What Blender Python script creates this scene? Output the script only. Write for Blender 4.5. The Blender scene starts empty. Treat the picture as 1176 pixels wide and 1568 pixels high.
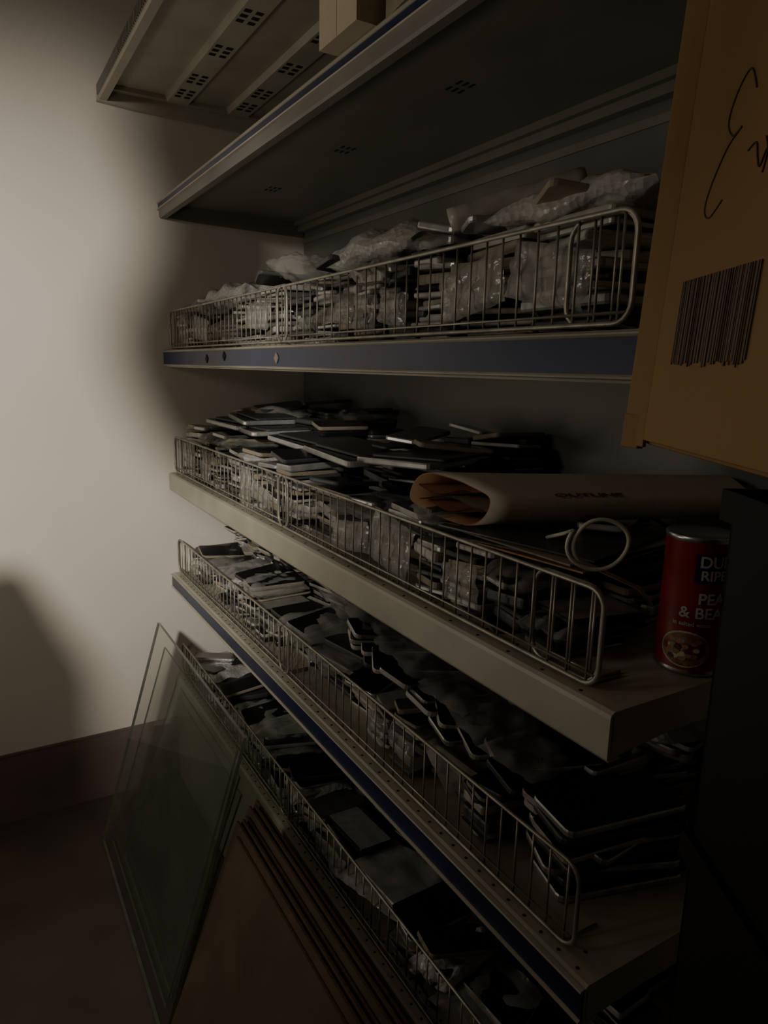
import bpy, bmesh, math, random
from mathutils import Vector, Matrix, noise, Euler

R = random.Random(7)
scene = bpy.context.scene
FL = -0.22   # floor level

# ------------------------------------------------------------------ materials
def mat(name, col, rough=0.5, metal=0.0, var=0.15, scale=8.0, bump=0.0, bscale=60.0, spec=0.5, col2=None, coat=0.0, vor=False):
    m = bpy.data.materials.new(name); m.use_nodes = True
    nt = m.node_tree; b = nt.nodes['Principled BSDF']
    b.inputs['Roughness'].default_value = rough
    b.inputs['Metallic'].default_value = metal
    b.inputs['Specular IOR Level'].default_value = spec
    b.inputs['Coat Weight'].default_value = coat
    tc = nt.nodes.new('ShaderNodeTexCoord')
    nz = nt.nodes.new('ShaderNodeTexNoise'); nz.inputs['Scale'].default_value = scale; nz.inputs['Detail'].default_value = 6
    nt.links.new(tc.outputs['Object'], nz.inputs['Vector'])
    rp = nt.nodes.new('ShaderNodeValToRGB')
    rp.color_ramp.elements[0].position = 0.3; rp.color_ramp.elements[1].position = 0.7
    c2 = col2 if col2 else tuple(c * (1 - var) for c in col)
    rp.color_ramp.elements[0].color = (*c2, 1); rp.color_ramp.elements[1].color = (*col, 1)
    nt.links.new(nz.outputs['Fac'], rp.inputs['Fac']); nt.links.new(rp.outputs['Color'], b.inputs['Base Color'])
    if bump > 0:
        if vor:
            bz = nt.nodes.new('ShaderNodeTexVoronoi'); bz.inputs['Scale'].default_value = bscale
            out = bz.outputs['Distance']
        else:
            bz = nt.nodes.new('ShaderNodeTexNoise'); bz.inputs['Scale'].default_value = bscale; bz.inputs['Detail'].default_value = 4
            out = bz.outputs['Fac']
        nt.links.new(tc.outputs['Object'], bz.inputs['Vector'])
        bp = nt.nodes.new('ShaderNodeBump'); bp.inputs['Strength'].default_value = bump; bp.inputs['Distance'].default_value = 0.004
        nt.links.new(out, bp.inputs['Height']); nt.links.new(bp.outputs['Normal'], b.inputs['Normal'])
    return m

def see_through(name, col, rough, fac, bump=0.6, bscale=45, vor=False):
    m = mat(name, col, rough, bump=bump, bscale=bscale, vor=vor, var=0.3, scale=20, spec=.8)
    nt = m.node_tree; b = nt.nodes['Principled BSDF']; out = nt.nodes['Material Output']
    tr = nt.nodes.new('ShaderNodeBsdfTransparent'); tr.inputs['Color'].default_value = (0.93, 0.93, 0.91, 1)
    mx = nt.nodes.new('ShaderNodeMixShader'); mx.inputs['Fac'].default_value = fac
    nt.links.new(tr.outputs[0], mx.inputs[1]); nt.links.new(b.outputs[0], mx.inputs[2]); nt.links.new(mx.outputs[0], out.inputs['Surface'])
    return m

M_plaster = mat('plaster_offwhite', (0.69, 0.64, 0.56), 0.85, var=0.07, scale=2.5, bump=0.25, bscale=18, spec=0.2)
M_base = mat('baseboard_dark', (0.17, 0.125, 0.115), 0.7, var=0.3, scale=5, bump=0.2, bscale=30)
M_floor = mat('floor_vinyl', (0.10, 0.072, 0.066), 0.7, var=0.35, scale=6, bump=0.2, bscale=40)
M_ceil = mat('ceiling_paint', (0.45, 0.42, 0.4), 0.9)
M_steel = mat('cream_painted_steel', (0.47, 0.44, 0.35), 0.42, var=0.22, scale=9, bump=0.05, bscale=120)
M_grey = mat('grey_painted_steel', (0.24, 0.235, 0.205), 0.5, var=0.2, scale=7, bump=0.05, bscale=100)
M_panel = mat('back_panel_grey', (0.17, 0.17, 0.157), 0.38, var=0.15, scale=4)
M_blue = mat('blue_ticket_strip', (0.018, 0.028, 0.085), 0.35, var=0.3, scale=14)
M_hole = mat('slot_dark', (0.006, 0.006, 0.006), 0.9)
M_wire = mat('galvanised_wire', (0.46, 0.43, 0.36), 0.42, metal=0.55, var=0.45, scale=40)
M_black = mat('phone_black_glass', (0.018, 0.018, 0.02), 0.22, var=0.3)
M_dark = mat('phone_dark_plastic', (0.07, 0.07, 0.07), 0.45, var=0.3, scale=30)
M_silver = mat('phone_silver_rim', (0.5, 0.5, 0.48), 0.3, metal=0.5, var=0.3, scale=50)
M_white = mat('phone_white_plastic', (0.52, 0.49, 0.44), 0.35, var=0.3, scale=40)
M_tan = mat('paper_tan', (0.32, 0.27, 0.20), 0.8, var=0.2, scale=30)
M_bag = see_through('clear_plastic_bag', (0.60, 0.59, 0.55), 0.14, 0.38, 0.9, 38)
M_bubble = see_through('bubble_wrap', (0.64, 0.63, 0.59), 0.3, 0.8, 0.5, 110, vor=True)
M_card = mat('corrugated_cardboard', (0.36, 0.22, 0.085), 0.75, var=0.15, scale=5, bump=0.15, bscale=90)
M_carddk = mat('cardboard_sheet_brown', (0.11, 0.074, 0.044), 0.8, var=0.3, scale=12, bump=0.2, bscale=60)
M_cardedge = mat('cardboard_cut_edge', (0.26, 0.185, 0.12), 0.85, var=0.5, scale=160)
M_wood = mat('pale_carton', (0.62, 0.53, 0.38), 0.7, var=0.12, scale=10)
M_ink = mat('marker_ink', (0.10, 0.05, 0.03), 0.6)
M_barc = mat('barcode_ink', (0.17, 0.125, 0.10), 0.7)
M_paper = mat('mailer_paper', (0.55, 0.48, 0.38), 0.8, var=0.15, scale=12, bump=0.2, bscale=50)
M_orange = mat('mailer_inner_orange', (0.42, 0.22, 0.11), 0.7, var=0.3, scale=20)
M_cable = mat('ivory_cable', (0.62, 0.60, 0.48), 0.45)
M_red = mat('label_red', (0.25, 0.016, 0.012), 0.4, var=0.25, scale=20)
M_navy = mat('label_navy', (0.015, 0.018, 0.06), 0.35)
M_lwhite = mat('label_white', (0.6, 0.55, 0.5), 0.4)
M_food = mat('label_food', (0.38, 0.22, 0.10), 0.5, col2=(0.10, 0.03, 0.015), scale=90)
M_tin = mat('tin_metal', (0.5, 0.5, 0.5), 0.3, metal=0.9)
M_crate = mat('black_crate_plastic', (0.006, 0.006, 0.006), 0.6, spec=.25)
M_gedge = mat('glass_edge_green', (0.45, 0.48, 0.41), 0.2, var=0.3, scale=30)
M_blocker = mat('shadow_blocker_brown', (0.16, 0.11, 0.07), 0.9, bump=0.4, bscale=150)  # for the added hanging shape that blocks the spotlight

def glass_mat():
    m = bpy.data.materials.new('pane_glass'); m.use_nodes = True
    nt = m.node_tree; nt.nodes.remove(nt.nodes['Principled BSDF']); out = nt.nodes['Material Output']
    tr = nt.nodes.new('ShaderNodeBsdfTransparent'); tr.inputs['Color'].default_value = (0.86, 0.90, 0.865, 1)
    gl = nt.nodes.new('ShaderNodeBsdfGlossy'); gl.inputs['Roughness'].default_value = 0.03
    df = nt.nodes.new('ShaderNodeBsdfDiffuse'); df.inputs['Color'].default_value = (0.34, 0.34, 0.29, 1)
    fr = nt.nodes.new('ShaderNodeFresnel'); fr.inputs['IOR'].default_value = 1.45
    nz = nt.nodes.new('ShaderNodeTexNoise'); nz.inputs['Scale'].default_value = 7
    mr = nt.nodes.new('ShaderNodeMapRange'); mr.inputs['To Min'].default_value = 0.03; mr.inputs['To Max'].default_value = 0.16
    nt.links.new(nz.outputs['Fac'], mr.inputs['Value'])
    m1 = nt.nodes.new('ShaderNodeMixShader'); m2 = nt.nodes.new('ShaderNodeMixShader')
    nt.links.new(mr.outputs[0], m1.inputs['Fac']); nt.links.new(tr.outputs[0], m1.inputs[1]); nt.links.new(df.outputs[0], m1.inputs[2])
    nt.links.new(fr.outputs[0], m2.inputs['Fac']); nt.links.new(m1.outputs[0], m2.inputs[1]); nt.links.new(gl.outputs[0], m2.inputs[2])
    nt.links.new(m2.outputs[0], out.inputs['Surface'])
    return m
M_glass = glass_mat()

# ------------------------------------------------------------------ mesh builder
class MB:
    def __init__(s): s.v = []; s.f = []; s.m = []; s.sm = []; s.mats = []
    def mi(s, m):
        if m not in s.mats: s.mats.append(m)
        return s.mats.index(m)
    def add(s, vs, fs, m, smooth=False, T=None):
        o = len(s.v); k = s.mi(m) if not isinstance(m, list) else None
        for p in vs:
            p = Vector(p); s.v.append(T @ p if T is not None else p)
        for i, f in enumerate(fs):
            s.f.append([a + o for a in f]); s.m.append(k if k is not None else s.mi(m[i])); s.sm.append(smooth)
    def box(s, lo, hi, m, T=None):
        x0, y0, z0 = lo; x1, y1, z1 = hi
        vs = [(x0,y0,z0),(x1,y0,z0),(x1,y1,z0),(x0,y1,z0),(x0,y0,z1),(x1,y0,z1),(x1,y1,z1),(x0,y1,z1)]
        fs = [(0,3,2,1),(4,5,6,7),(0,1,5,4),(1,2,6,5),(2,3,7,6),(3,0,4,7)]
        s.add(vs, fs, m, T=T)
    def tube(s, pts, r, m, n=7, closed=False, T=None):
        pts = [Vector(p) for p in pts]; rings = []; N = len(pts)
        up = None
        for i, p in enumerate(pts):
            if closed: d = pts[(i+1) % N] - pts[i-1]
            else: d = pts[min(i+1, N-1)] - pts[max(i-1, 0)]
            d.normalize()
            if up is None:
                up = Vector((0,0,1)) if abs(d.z) < .9 else Vector((0,1,0))
            a = (up - d * up.dot(d))
            if a.length < 1e-4: a = d.orthogonal()
            a.normalize(); up = a; b = d.cross(a)
            rings.append([p + a*math.cos(t)*r + b*math.sin(t)*r for t in [2*math.pi*k/n for k in range(n)]])
        vs = [q for rg in rings for q in rg]; fs = []
        M = N if closed else N-1
        for i in range(M):
            j = (i+1) % N
            for k in range(n):
                l = (k+1) % n
                fs.append((i*n+k, i*n+l, j*n+l, j*n+k))
        if not closed:
            fs.append(tuple(range(n-1, -1, -1))); fs.append(tuple((N-1)*n+k for k in range(n)))
        s.add(vs, fs, m, True, T)
    def prof(s, pts, x0, x1, m, T=None):
        n = len(pts)
        vs = [(x0, y, z) for y, z in pts] + [(x1, y, z) for y, z in pts]
        fs = [(i, (i+1) % n, n+(i+1) % n, n+i) for i in range(n)] + [tuple(range(n-1,-1,-1)), tuple(range(n, 2*n))]
        s.add(vs, fs, m, T=T)
    def slab(s, w, l, h, ms, mtop, T, rad=0.009):
        out = []
        for cx, cy, a0 in ((w/2-rad, l/2-rad, 0), (-w/2+rad, l/2-rad, 90), (-w/2+rad, -l/2+rad, 180), (w/2-rad, -l/2+rad, 270)):
            for k in range(4):
                a = math.radians(a0 + k*30); out.append((cx, cy, math.cos(a), math.sin(a)))
        n = len(out); vs = []
        for z, e in ((0, -.0015), (h*.22, 0), (h*.78, 0), (h, -.0015)):
            for cx, cy, ca, sa in out: vs.append((cx+ca*(rad+e), cy+sa*(rad+e), z))
        fs = []
        for r_ in range(3):
            for k in range(n):
                l2 = (k+1) % n; fs.append((r_*n+k, r_*n+l2, (r_+1)*n+l2, (r_+1)*n+k))
        mm = [ms]*len(fs)
        fs.append(tuple(range(n-1,-1,-1))); fs.append(tuple(3*n+k for k in range(n))); mm += [ms, mtop]
        s.add(vs, fs, mm, False, T)
    def bag(s, w, l, h, m, T, seed, n=14, crump=0.35):
        vs = []; fs = []
        for side in (1, -1):
            for i in range(n+1):
                for j in range(n+1):
                    u = i/n*2-1; v = j/n*2-1
                    e = max(0, (1-u**4)*(1-v**4))**.55
                    q = Vector((u*3+seed*7.1, v*3*l/w, side*2+seed))
                    nn = noise.noise(q)*.6 + noise.noise(q*2.7)*.4 + .3*abs(noise.noise(q*5.5))
                    z = side*h/2*e*(1+crump*nn*2) + (noise.noise(Vector((u*2, v*2, seed)))*h*.4)
                    ex = 1+.06*noise.noise(Vector((v*4, seed, 1))); ey = 1+.06*noise.noise(Vector((u*4, seed, 5)))
                    vs.append((u*w/2*ex, v*l/2*ey, z))
        N = (n+1)**2
        for side in (0, 1):
            for i in range(n):
                for j in range(n):
                    a = side*N+i*(n+1)+j; f = (a, a+n+1, a+n+2, a+1)
                    fs.append(f if side == 0 else f[::-1])
        s.add(vs, fs, m, True, T)
    def done(s, name, parent=None, bevel=0):
        me = bpy.data.meshes.new(name); me.from_pydata([tuple(p) for p in s.v], [], s.f)
        for m in s.mats: me.materials.append(m)
        me.polygons.foreach_set('material_index', s.m); me.polygons.foreach_set('use_smooth', s.sm)
        me.update(); me.validate()
        bm = bmesh.new(); bm.from_mesh(me); bmesh.ops.recalc_face_normals(bm, faces=bm.faces); bm.to_mesh(me); bm.free()
        o = bpy.data.objects.new(name, me); scene.collection.objects.link(o)
        if parent: o.parent = parent
        if bevel:
            b = o.modifiers.new('bevel', 'BEVEL'); b.width = bevel; b.segments = 2; b.limit_method = 'ANGLE'
        return o

def empty(name):
    e = bpy.data.objects.new(name, None); scene.collection.objects.link(e); e.empty_display_size = .1; return e
def TR(x, y, z, rx=0, ry=0, rz=0):
    return Matrix.Translation((x, y, z)) @ Euler((rx, ry, rz), 'XYZ').to_matrix().to_4x4()

# ------------------------------------------------------------------ room
XR, YF, YB, ZC = 3.6, -2.2, 0.52, 2.55
for nm, lo, hi, m in (('floor', (-.1, YF-.1, FL-.1), (XR+.1, YB+.1, FL), M_floor), ('ceiling', (-.1, YF-.1, ZC), (XR+.1, YB+.1, ZC+.1), M_ceil),
                      ('wall_left', (-.1, YF, FL), (0, YB, ZC), M_plaster), ('wall_right', (XR, YF, FL), (XR+.1, YB, ZC), M_plaster),
                      ('wall_back', (-.1, YB, FL), (XR+.1, YB+.1, ZC), M_plaster), ('wall_front', (-.1, YF-.1, FL), (XR+.1, YF, ZC), M_plaster)):
    b = MB(); b.box(lo, hi, m); b.done(nm)
b = MB(); b.box((0, YF, FL), (.004, -.004, .006), M_base); b.box((0, YF, .003), (.0065, -.004, .010), M_base); b.done('baseboard_left')

# ------------------------------------------------------------------ shelving unit
unit = empty('metal_shelving_unit')
XE = 1.822; D = 0.468
ZB, ZCs, ZD, ZE, ZF = 1.672, 1.243, 0.859, 0.525, 0.165   # shelf top surfaces

def shelf(name, zt, zb, mtl, strip=None, y0=0.0, x0=0.004, x1=XE, ribs=True):
    b = MB()
    p = [(D, zt), (y0+.006, zt), (y0+.001, zt-.003), (y0, zt-.008), (y0, zb+.004), (y0+.003, zb), (y0+.02, zb), (y0+.02, zb+.003),
         (y0+.005, zb+.005), (y0+.004, zt-.006), (y0+.01, zt-.0035), (D, zt-.0035)]
    b.prof(p, x0, x1, mtl)
    for xx in (x0, x1-.003):
        b.prof([(y0+.006, zt-.0036), (D, zt-.0036), (D, zt-.05), (y0+.1, zt-.045), (y0+.006, zb+.004)], xx, xx+.003, mtl)
    b.box((x0, D-.02, zt-.035), (x1, D-.002, zt-.0036), mtl)
    b.box((x0, D-.034, zt-.018), (x1, D-.02, zt-.0036), mtl)
    if ribs:
        for yy in (.15, .31):
            b.box((x0+.02, yy, zt-.014), (x1-.02, yy+.03, zt-.0036), mtl)
    for k in range(4):
        xs = .35 + k*.42
        for i in range(2):
            for j in range(3):
                b.box((xs+i*.03, .20+j*.013, zt-.0042), (xs+.016+i*.03, .205+j*.013, zt-.0034), M_hole)
    xx = .06
    while xx < x1-.02:
        b.tube([(xx, y0+.0125, zt-.001), (xx, y0+.0125, zt+.0004)], .0024, M_hole, 8)
        b.tube([(xx-.012, y0+.038, zt-.001), (xx-.012, y0+.038, zt+.0004)], .0024, M_hole, 8)
        xx += .0305*(2 if zt > .8 else 1)
    if strip:
        a, c = strip
        b.prof([(y0, c+.003), (y0-.006, c+.002), (y0-.007, c), (y0-.004, c-.002), (y0, c-.003)], x0, x1, M_steel)
        b.prof([(y0, a+.003), (y0-.004, a+.002), (y0-.007, a), (y0-.006, a-.002), (y0, a-.003)], x0, x1, M_steel)
        b.box((x0, y0-.0025, a), (x1, y0, c), M_blue)
    return b.done(name, unit)

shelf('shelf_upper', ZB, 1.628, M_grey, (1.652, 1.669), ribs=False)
shelf('shelf_second', ZCs, 1.192, M_steel, (1.198, 1.238))
shelf('shelf_third', ZD, .802, M_steel)
shelf('shelf_fourth', ZE, .472, M_steel, (.48, .52))
shelf('shelf_base', ZF, FL+.002, M_steel)

b = MB(); zt = 1.955; y0 = -.155
b.box((.004, y0, zt), (XE, D, zt+.003), M_steel)
b.prof([(y0, zt+.003), (y0-.004, zt), (y0-.004, zt-.034), (y0, zt-.038), (y0+.02, zt-.038), (y0+.022, zt-.034), (y0+.022, zt-.03), (y0+.003, zt-.028), (y0+.003, zt)], .004, XE, M_steel)
for xx in (.004, XE-.02):
    b.prof([(y0, zt), (D, zt), (D, zt-.05), (y0+.1, zt-.046), (y0-.006, zt-.04)], xx, xx+.016, M_steel)
b.box((.02, y0+.022, zt-.012), (.045, D, zt), M_steel)
xx = .03
while xx < XE:
    b.box((xx, y0-.0075, zt-.03), (xx+.006, y0-.0035, zt-.004), M_grey); xx += .014
for yy in (.02, .20, .37):
    b.prof([(yy, zt), (yy+.006, zt-.016), (yy+.064, zt-.016), (yy+.07, zt)], .045, XE-.03, M_steel)
    for g in (.10, .22, .42, .62, .86, 1.1, 1.35, 1.6):
        for i in range(3):
            for j in range(2):
                b.box((g+i*.026, yy+.012+j*.026, zt-.0166), (g+.014+i*.026, yy+.028+j*.026, zt-.0158), M_hole)
b.done('shelf_top', unit)

b = MB()
b.box((.004, D+.004, .02), (XE, D+.012, 2.3), M_panel)
b.box((.004, D+.0, ZCs+.36), (XE, D+.004, ZCs+.375), M_grey)
b.done('back_panel', unit)
b = MB()
for xx in (.004, .90, XE-.004):
    b.box((xx, D+.013, FL), (xx+.03, YB-.002, 2.3), M_grey)
b.done('uprights', unit)
b = MB()
for xx, zz in ((.46, 1.216), (.60, 1.222), (.93, 1.217)):
    T = TR(xx, -.0032, zz, 0, .7, 0)
    b.box((-.008, -.0012, -.008), (.008, 0, .008), M_hole if xx < .8 else M_tan, T)
b.done('ticket_tags', unit)

# ------------------------------------------------------------------ wire baskets
def basket(z0, h, secs, yb=.020):
    b = MB()
    for (xa, xb, off) in secs:
        y = yb - off; r = .022
        pts = []
        def corner(cx, cz, a0, a1):
            for k in range(6):
                a = math.radians(a0 + (a1-a0)*k/5); pts.append((cx+r*math.cos(a), y, cz+r*math.sin(a)))
        corner(xb-r, z0+r, -90, 0); corner(xb-r, z0+h-r, 0, 90); corner(xa+r, z0+h-r, 90, 180); corner(xa+r, z0+r, 180, 270)
        b.tube(pts, .0028, M_wire, 8, closed=True)
        b.tube([(xa+.01, y+.003, z0+.011), (xb-.01, y+.003, z0+.011)], .0017, M_wire)
        x = xa + .03
        while x < xb-.012:
            b.tube([(x, y+.0035, z0-.003), (x, y+.0035, z0+h-.001)], .00155, M_wire, 6); x += .0305
        for x in (xa+.02, xb-.02):
            b.tube([(x, y, z0+.001), (x, y+.02, z0-.0035), (x, y+.06, z0-.0035)], .002, M_wire, 6)
    return b.done('wire_shelf_basket_front')
basket(ZCs+.007, .108, [(.012, .93, 0), (.88, 1.784, .0), (1.69, 1.778, -.006)])
basket(ZD+.006, .110, [(.012, .93, 0), (.88, 1.784, .0), (1.672, 1.778, -.006)])
basket(ZE+.006, .110, [(.012, .93, 0), (.88, 1.784, .0)])
basket(ZF+.006, .110, [(.012, .93, 0), (.88, 1.784, .0)])

# ------------------------------------------------------------------ phone stacks
def fill(name, zb, hf, x0, x1, rows, seed, light=.4, bagp=.3, ylo=.03, film=.2):
    r = random.Random(seed); b = MB()
    for ri, yc in enumerate(rows):
        x = x0
        while x < x1:
            w0 = r.choice((.066, .07, .075, .08)); l0 = r.uniform(.125, .15)
            rot = r.random() < .3
            W = l0 if rot else w0
            xc = x + W/2
            if xc + W/2 > x1+.02: break
            H = hf(xc, ri) * r.uniform(.78, 1.18); z = zb + .001
            lean = r.uniform(-.03, .03)
            lt = light * r.choice((.4, 1, 1.4))
            while z < zb + H:
                h = r.choice((.006, .007, .008, .010, .012, .014))
                w = w0*r.uniform(.86, 1.08); l = l0*r.uniform(.85, 1.05)
                q = r.random()
                if q < lt: ms = r.choice((M_silver, M_white, M_white, M_tan))
                else: ms = r.choice((M_dark, M_black, M_dark))
                mt = M_black if r.random() < .5 else (M_dark if r.random() < .5 else M_silver)
                yaw = (math.pi/2 if rot else 0) + r.gauss(0, .15)
                jy = r.gauss(0, .008); jx = r.gauss(0, .006)
                yy = yc + jy; half = (w if rot else l)/2
                if yy - half < ylo: yy = ylo + half
                T = TR(max(xc+jx, .01+W*.55), yy, z, r.gauss(0, .03), r.gauss(0, .03)+lean*.3, yaw)
                b.slab(w, l, h, ms, mt, T, rad=r.uniform(.005, .011)); z += h + r.uniform(.0005, .004)
            if r.random() < .6:
                T = TR(max(xc, .1), yc, z+.008, r.uniform(-.15, .15), r.uniform(-.25, .25), r.uniform(-.6, .6))
                b.slab(w0, l0, .009, r.choice((M_silver, M_dark, M_tan)), M_black, T); z += .012
            if r.random() < bagp:
                hh = r.uniform(.02, .04); zz = z - r.uniform(-.004, .03) if r.random() < .6 else zb + H*r.uniform(.35, .8)
                b.bag(W*1.25, l0*1.12, hh, M_bag if r.random() < .75 else M_bubble, TR(max(xc, .13), max(yc, ylo+.075), zz, r.uniform(-.1, .1), r.uniform(-.1, .1), r.uniform(-.3, .3)), r.random()*50)
            if ri == 0 and r.random() < film:
                b.bag(W*1.0, H*r.uniform(.4, .8), .014, M_bag, TR(xc, ylo+.006, zb+H*.5, math.pi/2+r.uniform(-.12, .03), r.uniform(-.2, .2), 0), r.random()*50)
            x += W + r.uniform(.002, .012)
    return b.done(name)

fill('phones_in_bags_pile', ZCs, lambda x, r: (.115, .155, .16)[r] - (.03 if x < .25 else 0), .03, 1.74, (.105, .255, .385), 11, light=.7, bagp=.5, film=.35)
fill('phones_in_bags_pile', ZD, lambda x, r: ((.105, .165, .17)[r] + (.02 if x < .6 else 0)) if x < 1.3 else (.105 if x < 1.6 else .06), .03, 1.70, (.105, .26, .39), 22, light=.58, bagp=.55, film=.35)
fill('phones_in_bags_pile', ZE, lambda x, r: (.085, .16, .18)[r] if x < 1.45 else (.06, .10, .12)[r], .03, 1.70, (.12, .265, .39), 33, light=.7, bagp=.8, ylo=.045, film=.3)
fill('phones_in_bags_pile', ZF, lambda x, r: (.07, .11, .13)[r], .03, 1.74, (.105, .255, .385), 44, light=.6, bagp=1.0)

b = MB(); r = random.Random(5)
for k in range(30):
    x = 1.12 + .62*(k/30) + r.uniform(-.02, .02)
    z = ZE + .165 - .095*(k/30) + r.uniform(-.01, .01) 
    T = TR(x, .15+r.uniform(-.02, .03), z, r.uniform(-.12, .02), r.uniform(.05, .22), r.uniform(-.5, .15))
    b.slab(.082, .165, .009, r.choice((M_silver, M_silver, M_dark, M_white)), M_black, T, rad=.011)
for k in range(10):
    T = TR(1.70+r.uniform(-.01, .01), .17+r.uniform(-.015, .015), ZE+.001+k*.0115, r.uniform(-.01, .01), 0, -.3+r.uniform(-.15, .15))
    b.slab(.09, .19, .010, M_dark if k % 3 else M_silver, M_black, T, rad=.012)
for k in range(7):
    x = 1.02+k*.09
    b.bag(.12, .15, .025, M_bag, TR(x, .16, ZE+.175-.1*max(0, (x-1.12))/.62, -.1, .12, r.uniform(-.4, .2)), 20.+k*3.7)
b.done('fanned_handsets')
b = MB(); r = random.Random(9)
for (x, y, z, w, l, yaw, ty) in ((.30, .16, .172, .22, .17, .1, .03), (.48, .17, .165, .20, .16, -.15, -.02), (.72, .19, .158, .24, .17, .05, .04), (.98, .17, .160, .26, .18, -.08, .02), (1.16, .2, .168, .2, .17, .2, -.04), (.36, .18, .190, .2, .15, -.1, .05)):
    b.slab(w, l, .012, M_silver, M_black, TR(x, y, ZD+z, .02, ty, yaw), rad=.012)
    b.slab(w*.9, l*.8, .006, M_dark, M_dark, TR(x+.01, y+.01, ZD+z+.0125, .02, ty, yaw+.1), rad=.01)
b.done('tablet_screens')

# ------------------------------------------------------------------ bubble wrap pieces
b = MB()
def wraproll(b, p0, p1, ra, m, seed, n=18, k=16):
    p0 = Vector(p0); p1 = Vector(p1); d = (p1-p0).normalized(); a = d.cross(Vector((0, 0, 1))).normalized(); c = d.cross(a)
    vs = []; fs = []
    for i in range(k+1):
        t = i/k
        for j in range(n):
            an = 2*math.pi*j/n; rr = ra*(1+.18*noise.noise(Vector((math.cos(an)*1.5+seed, math.sin(an)*1.5, t*7))))
            vs.append(p0.lerp(p1, t) + a*math.cos(an)*rr + c*math.sin(an)*rr*.8)
    for i in range(k):
        for j in range(n):
            l = (j+1) % n; fs.append((i*n+j, i*n+l, (i+1)*n+l, (i+1)*n+j))
    fs.append(tuple(range(n))); fs.append(tuple(k*n+j for j in range(n)))
    b.add(vs, fs, m, True)
wraproll(b, (1.425, .055, ZCs+.158), (1.53, .20, ZCs+.212), .024, M_white, 3)
b.bag(.24, .12, .036, M_bubble, TR(1.625, .12, ZCs+.152, 0, -.02, .1), 3.3, n=26)
b.bag(.28, .15, .05, M_bubble, TR(1.17, .13, ZCs+.155, 0, -.09, .1), 8.3, n=26)
b.bag(.26, .14, .055, M_bubble, TR(.42, .12, ZCs+.132, 0, -.1, .1), 5.3, n=26)
b.bag(.18, .14, .05, M_bag, TR(.80, .14, ZCs+.165, 0, .1, .3), 15.3, n=26)
b.box((0, 0, 0), (.09, .06, .002), M_white, TR(1.33, .08, ZCs+.172, .5, .5, .3))
b.done('bubble_wrap_bundle')

# ------------------------------------------------------------------ rolled padded mailer
b = MB()
p0 = Vector((1.462, .045, ZD+.160)); p1 = Vector((1.64, .44, ZD+.167)); d = (p1-p0).normalized(); a = d.cross(Vector((0,0,1))).normalized(); c = Vector((0,0,1))
prof = []
N = 48
for j in range(N):
    an = 2*math.pi*j/N; prof.append((.062*math.copysign(abs(math.cos(an))**.8, math.cos(an)), .032*math.sin(an) + .005*math.cos(3*an)))
k = 12; vs = []; fs = []; mm = []
SH = .75
for sc in (1.0, .95):
    for i in range(k+1):
        t = i/k
        for (u, w) in prof:
            s_ = sc*(1-.2*t)*(1+.03*noise.noise(Vector((u*20, w*20, t*4))))
            vs.append(p0.lerp(p1, t) + a*u*s_ + c*w*s_ + d*u*SH*(1-t))
L = (k+1)*N
for q in (0, 1):
    for i in range(k):
        for j in range(N):
            l = (j+1) % N; fs.append((q*L+i*N+j, q*L+i*N+l, q*L+(i+1)*N+l, q*L+(i+1)*N+j)); mm.append(M_paper if q == 0 else M_orange)
for j in range(N):
    l = (j+1) % N; fs.append((j, l, L+l, L+j)); mm.append(M_orange)
b.add(vs, fs, mm, True)
cu = bpy.data.curves.new('t', 'FONT'); cu.body = 'OUTLINE'; cu.size = .026; cu.offset = .0006
o = bpy.data.objects.new('t', cu); scene.collection.objects.link(o)
dg = bpy.context.evaluated_depsgraph_get(); me = bpy.data.meshes.new_from_object(o.evaluated_get(dg))
vs = []
for v in me.vertices:
    t = .24 + v.co.x/.42; an = .25 + v.co.y*14
    s_ = 1.05*(1-.2*t); u = .062*math.copysign(abs(math.cos(an))**.8, math.cos(an)); w = .032*math.sin(an)+.005*math.cos(3*an)
    vs.append(p0.lerp(p1, t) + a*u*s_ + c*w*s_ + d*u*SH*(1-t))
b.add(vs, [tuple(p.vertices) for p in me.polygons], M_ink); bpy.data.objects.remove(o); bpy.data.meshes.remove(me)
for (ya, yb2, zz) in ((-.052, .03, .008), (-.050, .05, -.004), (-.035, .045, -.014)):
    pts = []
    for i in range(9):
        t = i/8; pts.append((ya+(yb2-ya)*t, zz+.006*math.sin(t*6+zz*300)))
    vs = []; fs = []
    for dd in (.004, .25):
        for (u, w) in pts: vs.append(p0 + d*(dd+u*SH*(1 if dd < .1 else 0)) + a*u + c*w)
        for (u, w) in pts[::-1]: vs.append(p0 + d*(dd+u*SH*(1 if dd < .1 else 0)) + a*u + c*(w+.0018))
    n = 18
    for i in range(n): fs.append((i, (i+1) % n, n+(i+1) % n, n+i))
    b.add(vs, fs, M_tan if zz == -.004 else M_orange, True)
b.done('rolled_padded_mailer')
b = MB()
for i, (yw, m) in enumerate(((.2, M_orange), (.35, M_dark), (.1, M_tan), (.28, M_dark))):
    b.box((-.11, -.1, 0), (.13, .13, .0022), m, TR(1.55, .15, ZD+.108+i*.0045, 0, .02, yw))
b.done('flat_envelopes')
# loop of cable standing up out of the pile, tail lying on the shelf contents
b = MB(); pts = []
for i in range(44):
    t = i/43*2*math.pi*1.2 + 2.6
    uu = .034*math.cos(t)*(1+.06*math.sin(2*t)); pts.append((1.718+.55*uu+.004*i/43, .072+.80*uu+.008*i/43, 1.006+.030*math.sin(t)))
pts = [(1.60, .11, .985), (1.64, .10, 1.0)] + pts + [(1.715, .16, .94), (1.69, .22, .90)]
b.tube(pts, .0026, M_cable, 8)
b.done('white_cable_loop')

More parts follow.
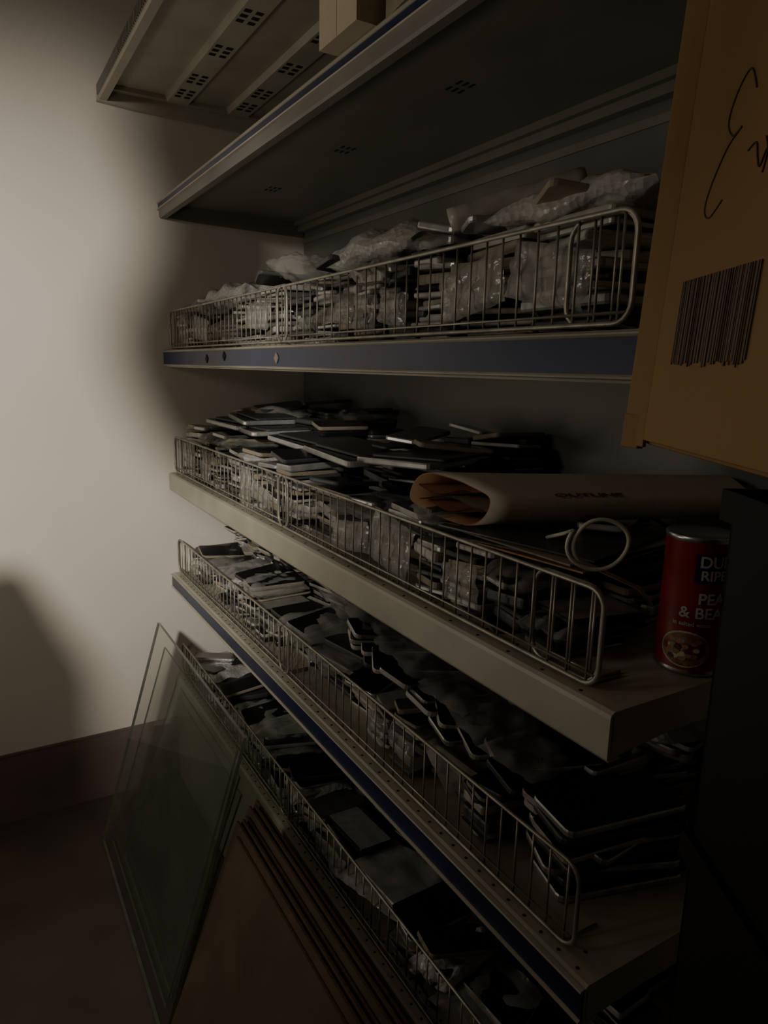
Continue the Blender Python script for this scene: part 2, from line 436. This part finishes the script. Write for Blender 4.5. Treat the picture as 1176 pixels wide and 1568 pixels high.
# ------------------------------------------------------------------ food can
b = MB(); cx, cy, cz = 1.779, .178, ZD+.001; ra = .0375; H = .165
def ring(z, r_): return [(cx+r_*math.cos(2*math.pi*k/40), cy+r_*math.sin(2*math.pi*k/40), z) for k in range(40)]
prof = [(0, ra-.002, M_tin), (.002, ra+.0008, M_tin), (.005, ra+.0008, M_tin), (.007, ra, M_red), (H-.007, ra, M_tin), (H-.005, ra+.0008, M_tin), (H-.001, ra+.0008, M_tin), (H, ra-.001, M_tin), (H-.004, ra-.003, M_tin)]
vs = []; fs = []; mm = []
for z, r_, _ in prof: vs += ring(cz+z, r_)
for i in range(len(prof)-1):
    for k in range(40):
        l = (k+1) % 40; fs.append((i*40+k, i*40+l, (i+1)*40+l, (i+1)*40+k)); mm.append(prof[i][2])
fs.append(tuple(range(40))); mm.append(M_tin); fs.append(tuple(8*40+k for k in range(40))); mm.append(M_tin)
b.add(vs, fs, mm, True)
ang0 = math.atan2(-.545-cy, 2.27-cx)
def wrap(u, z, e=.0004):
    a_ = ang0 + u/ra; return (cx+(ra+e)*math.cos(a_), cy+(ra+e)*math.sin(a_), cz+z)
def patch(fn_in, u0, u1, z0, z1, m, n=16):
    vs = []; fs = []
    for i in range(n+1):
        for j in range(n+1):
            vs.append(wrap(*fn_in(u0+(u1-u0)*i/n, z0+(z1-z0)*j/n)))
    for i in range(n):
        for j in range(n):
            a_ = i*(n+1)+j; fs.append((a_, a_+n+1, a_+n+2, a_+1))
    b.add(vs, fs, m, True)
patch(lambda u, z: (u, z), -.002, .036, .112, .146, M_navy)
vs = [wrap(-.004, .034)]; fs = []
for k in range(33): vs.append(wrap(-.004+.028*math.cos(k/32*6.2832), .032+.022*math.sin(k/32*6.2832)))
for k in range(1, 33): fs.append((0, k, k+1))
b.add(vs, fs, M_lwhite)
vs = [wrap(-.004, .034, .0008)]; fs = []
for k in range(33): vs.append(wrap(-.004+.026*math.cos(k/32*6.2832), .032+.020*math.sin(k/32*6.2832), .0008))
for k in range(1, 33): fs.append((0, k, k+1))
b.add(vs, fs, M_food)
rr_ = random.Random(4)
for k in range(26):
    u0 = -.004+rr_.uniform(-.018, .018); z0 = .032+rr_.uniform(-.012, .012)
    vs = [wrap(u0+.004*math.cos(t*.785), z0+.0028*math.sin(t*.785), .0011+k*.00002) for t in range(8)]
    b.add(vs, [tuple(range(8))], rr_.choice((M_tan, M_ink, M_orange, M_wood)))
def text_on(txt, size, u0, z0, m, e=.0009):
    cu = bpy.data.curves.new('t', 'FONT'); cu.body = txt; cu.size = size; cu.offset = size*.02
    o = bpy.data.objects.new('t', cu); scene.collection.objects.link(o)
    dg = bpy.context.evaluated_depsgraph_get(); me = bpy.data.meshes.new_from_object(o.evaluated_get(dg))
    vs = [wrap(u0+v.co.x, z0+v.co.y, e) for v in me.vertices]; fs = [tuple(p.vertices) for p in me.polygons]
    b.add(vs, fs, m); bpy.data.objects.remove(o); bpy.data.meshes.remove(me)
text_on('DUE', .018, .002, .131, M_lwhite); text_on('RIPE', .016, .004, .116, M_lwhite)
text_on('PEAS', .018, .004, .088, M_lwhite); text_on('& BEANS', .018, -.014, .071, M_lwhite); text_on('in salted water', .007, -.02, .061, M_lwhite)
b.done('food_can')

# ------------------------------------------------------------------ big cardboard carton on the right
box_e = empty('large_cardboard_carton')
C0 = Vector((1.935, -.128, 1.152)); nv = Vector((.861, -.509, 0)); pv = Vector((.509, .861, 0))
tilt = Matrix.Rotation(math.radians(-3.2), 4, nv)
base = Matrix(((nv.x, pv.x, 0, C0.x), (nv.y, pv.y, 0, C0.y), (0, 0, 1, C0.z), (0, 0, 0, 1)))
base = Matrix.Translation(C0) @ tilt @ Matrix.Translation(-C0) @ base
b = MB()
def cprism(b, foot, z0, z1, m, T): 
    n = len(foot); vs = [(x, y, z0) for x, y in foot]+[(x, y, z1) for x, y in foot]
    b.add(vs, [(i, (i+1) % n, n+(i+1) % n, n+i) for i in range(n)]+[tuple(range(n-1,-1,-1)), tuple(range(n, 2*n))], m, T=T)
LX, LP, HH = .30, .42, .44
foot = [(0, 0), (LX, 0), (LX, LP), (-.004, LP), (-.012, .02), (-.008, .004)]
cprism(b, foot, 0, HH, M_card, base)
b.done('carton_body', box_e, bevel=.002)
b = MB()
fl = [(.006, -.0045), (.004, -.001), (-.016, -.0075), (-.019, -.0105), (-.016, -.0115)]
cprism(b, fl, -.002, HH, M_card, base)
cprism(b, [(.0, -.0045), (LX, -.0035), (LX, 0), (.0, 0)], .003, HH-.002, M_card, base)
cprism(b, [(-.022, -.010), (-.014, -.013), (.0, -.006), (-.004, .0)], -.004, .02, M_card, base)
b.done('carton_flap', box_e, bevel=.0008)
b = MB()
r = random.Random(3); s_ = .034
while s_ < .128:
    w = r.choice((.0007, .0011, .0018, .0025)); 
    b.box((s_, -.0052, .055+r.uniform(-.002, .002)), (s_+w, -.0045, .107), M_barc, base); s_ += w + r.choice((.0008, .0012, .002))
b.done('carton_barcode', box_e)
b = MB()
def stroke(pts):
    out = []
    for i in range(len(pts)-1):
        p, q = Vector(pts[i]), Vector(pts[i+1]); pm = Vector(pts[max(i-1, 0)]); qn = Vector(pts[min(i+2, len(pts)-1)])
        for k in range(6):
            t = k/6; out.append(.5*((2*p)+(q-pm)*t+(2*pm-5*p+4*q-qn)*t*t+(-pm+3*p-3*q+qn)*t**3))
    out.append(Vector(pts[-1]))
    b.tube([(v.x-.008, -.0046, v.y+.048) for v in out], .00045, M_ink, 6, T=base)
stroke([(.098, .152), (.088, .165), (.076, .158), (.070, .144), (.078, .134), (.088, .136), (.074, .129), (.060, .112), (.056, .099), (.064, .093), (.078, .100)])
stroke([(.100, .120), (.108, .122), (.112, .114), (.116, .108), (.122, .116), (.132, .112), (.15, .124), (.16, .118)])
stroke([(.118, .122), (.122, .114), (.120, .104)])
b.done('carton_handwriting', box_e)

for k in range(5):
    b = MB(); hh = (1.124-FL)/5; h0 = FL+k*hh; h1 = h0+hh-.0006
    T = Matrix(((nv.x, pv.x, 0, C0.x), (nv.y, pv.y, 0, C0.y), (0, 0, 1, 0), (0, 0, 0, 1)))
    x0, x1, y0_, y1 = .02, .34, .058, .44
    b.box((x0+.01, y0_+.01, h0), (x1-.01, y1-.01, h0+.006), M_crate, T)
    for (a0, a1, c0, c1) in ((x0, x1, y0_, y0_+.004), (x0, x1, y1-.004, y1), (x0, x0+.004, y0_, y1), (x1-.004, x1, y0_, y1)):
        b.box((a0, c0, h0), (a1, c1, h1-.02), M_crate, T)
    for (a0, a1, c0, c1) in ((x0-.006, x1+.006, y0_-.006, y0_+.006), (x0-.006, x1+.006, y1-.006, y1+.006), (x0-.006, x0+.006, y0_, y1), (x1-.006, x1+.006, y0_, y1)):
        b.box((a0, c0, h1-.022), (a1, c1, h1), M_crate, T)
    b.done('black_plastic_crate')

# ------------------------------------------------------------------ pale small cartons on the upper shelf
def carton(name, T, w, d_, h, m):
    b = MB(); b.box((0, 0, 0), (w, d_, h), m, T)
    b.box((-.0006, d_*.46, -.0006), (w+.0006, d_*.54, h+.0006), M_tan, T)
    b.box((w*.49, -.0004, 0), (w*.495, 0, h), M_tan, T)
    return b.done(name, bevel=.0012)
carton('small_pale_carton', TR(1.19, -.035, ZB+.002, 0, 0, 0), .12, .105, .17, M_wood)
carton('small_brown_carton', TR(1.33, .0, ZB+.002, 0, 0, -.12), .24, .16, .14, M_tan)

# ------------------------------------------------------------------ leaning glass panes
def lean_panel(b, x0, x1, yb, yt, ztop, th, mf, me, zb=FL+.002, single=False):
    v = Vector((0, yt-yb, ztop-zb)).normalized(); n = Vector((0, -v.z, v.y))
    A = Vector((x0, yb, zb)); B = Vector((x1, yb, zb)); Cc = Vector((x1, yt, ztop)); Dd = Vector((x0, yt, ztop))
    o = -n*th if n.y > 0 else n*th
    vs = [A, B, Cc, Dd, A+o, B+o, Cc+o, Dd+o]
    fs = [(4,7,6,5), (0,4,5,1), (1,5,6,2), (2,6,7,3), (3,7,4,0)]; mm = [mf, me, me, me, me]
    if not single: fs.append((0,1,2,3)); mm.append(mf)
    b.add(vs, fs, mm)
b = MB()
lean_panel(b, .235, .99, -.288, -.098, .444, .008, M_glass, M_gedge, single=True)
lean_panel(b, .25, .905, -.266, -.088, .37, .005, M_glass, M_gedge, single=True)
lean_panel(b, .34, .885, -.248, -.078, .29, .005, M_glass, M_gedge, single=True)
lean_panel(b, .28, .865, -.232, -.068, .23, .005, M_glass, M_gedge, single=True)
b.done('leaning_glass_panes')
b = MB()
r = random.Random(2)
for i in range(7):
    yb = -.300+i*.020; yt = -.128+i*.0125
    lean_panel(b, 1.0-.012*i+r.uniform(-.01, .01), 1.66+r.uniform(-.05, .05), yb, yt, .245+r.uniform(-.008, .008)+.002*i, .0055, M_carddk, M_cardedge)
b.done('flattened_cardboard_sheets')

# ------------------------------------------------------------------ added shadow blockers, out of view to the left
b = MB(); SX = 1.70
prof_s = [(1.395, -.775), (1.41, -.80), (1.44, -.842), (1.48, -.868), (1.52, -.888), (1.56, -.903), (1.60, -.903), (1.64, -.885), (1.68, -.862), (1.72, -.858), (1.76, -.876), (1.80, -.880), (1.85, -.865), (1.90, -.83), (1.93, -.80)]
n = 28; vs = []; fs = []
for i, (z, yl) in enumerate(prof_s):
    yr = -.70 if 1.42 < z < 1.88 else -.74
    cyy = (yl+yr)/2; q = (yr-yl)/2
    for k in range(n):
        an = 2*math.pi*k/n
        vs.append((SX+.035*math.cos(an)*(1+.2*math.sin(5*an)), cyy+q*math.sin(an), z))
for i in range(len(prof_s)-1):
    for k in range(n):
        l = (k+1) % n; fs.append((i*n+k, i*n+l, (i+1)*n+l, (i+1)*n+k))
fs.append(tuple(range(n))); fs.append(tuple((len(prof_s)-1)*n+k for k in range(n)))
b.add(vs, fs, M_blocker, True)
b.tube([(SX, -.77, 1.92), (SX, -.77, 2.2), (SX, -.77, ZC)], .002, M_blocker)
b.done('sack_shadow_blocker')  # added unseen shape, its outline cut to throw the wall shadow by the shelves
z = FL
for k, (w, dd, h, yw) in enumerate(((.45, .42, .36, .05), (.42, .40, .34, -.08), (.40, .38, .34, .1), (.34, .34, .31, -.1))):
    b = MB(); T = TR(1.35, -1.02, z+.001, 0, 0, yw)
    b.box((-w/2, -dd/2, 0), (w/2, dd/2, h-.002), M_card, T)
    b.box((-w/2-.001, -.03, 0), (w/2+.001, .03, h-.0015), M_tan, T)
    b.done('carton_shadow_blocker', bevel=.003); z += h  # added unseen stack that shades the lower left of the end wall

# ------------------------------------------------------------------ lights
def area(name, loc, tgt, size, e, col):
    l = bpy.data.lights.new(name, 'AREA'); l.energy = e; l.size = size; l.color = col
    o = bpy.data.objects.new(name, l); scene.collection.objects.link(o); o.location = loc
    o.rotation_euler = (Vector(tgt)-Vector(loc)).to_track_quat('-Z', 'Y').to_euler(); return o
l = bpy.data.lights.new('work_spotlight', 'SPOT'); l.energy = 225; l.spot_size = math.radians(50); l.spot_blend = .95; l.shadow_soft_size = .065; l.color = (1, .945, .845)
o = bpy.data.objects.new('work_spotlight', l); scene.collection.objects.link(o); o.location = (2.6, -1.3, 1.75)
o.rotation_euler = (Vector((0, -.42, .98))-Vector(o.location)).to_track_quat('-Z', 'Y').to_euler()
area('shelf_fill_light', (.75, -1.45, .8), (1.35, 0, .9), .3, 2.6, (1, .92, .78))  # added fill without a real fixture, lifts the shelf fronts
area('right_side_fill_light', (1.2, -1.95, 1.65), (1.7, 0, 1.0), .35, 3.0, (1, .92, .78))  # added weak fill, no fixture, brightens the big carton and right-hand contents
w = bpy.data.worlds.new('World'); scene.world = w; w.use_nodes = True
w.node_tree.nodes['Background'].inputs[0].default_value = (.05, .05, .055, 1); w.node_tree.nodes['Background'].inputs[1].default_value = .3

# ------------------------------------------------------------------ camera
cam = bpy.data.cameras.new('camera'); co = bpy.data.objects.new('camera', cam); scene.collection.objects.link(co)
right = Vector((.5085, .8607, .0233)); fwd = Vector((-.8412, .5024, -.1997)).normalized()
right = (right - fwd*right.dot(fwd)).normalized(); up = right.cross(fwd)
Mx = Matrix((right, up, -fwd)).transposed().to_4x4(); Mx.translation = (2.27, -.545, 1.2)
co.matrix_world = Mx
cam.sensor_fit = 'VERTICAL'; cam.sensor_height = 36; cam.lens = 24.6; cam.clip_start = .01
scene.camera = co
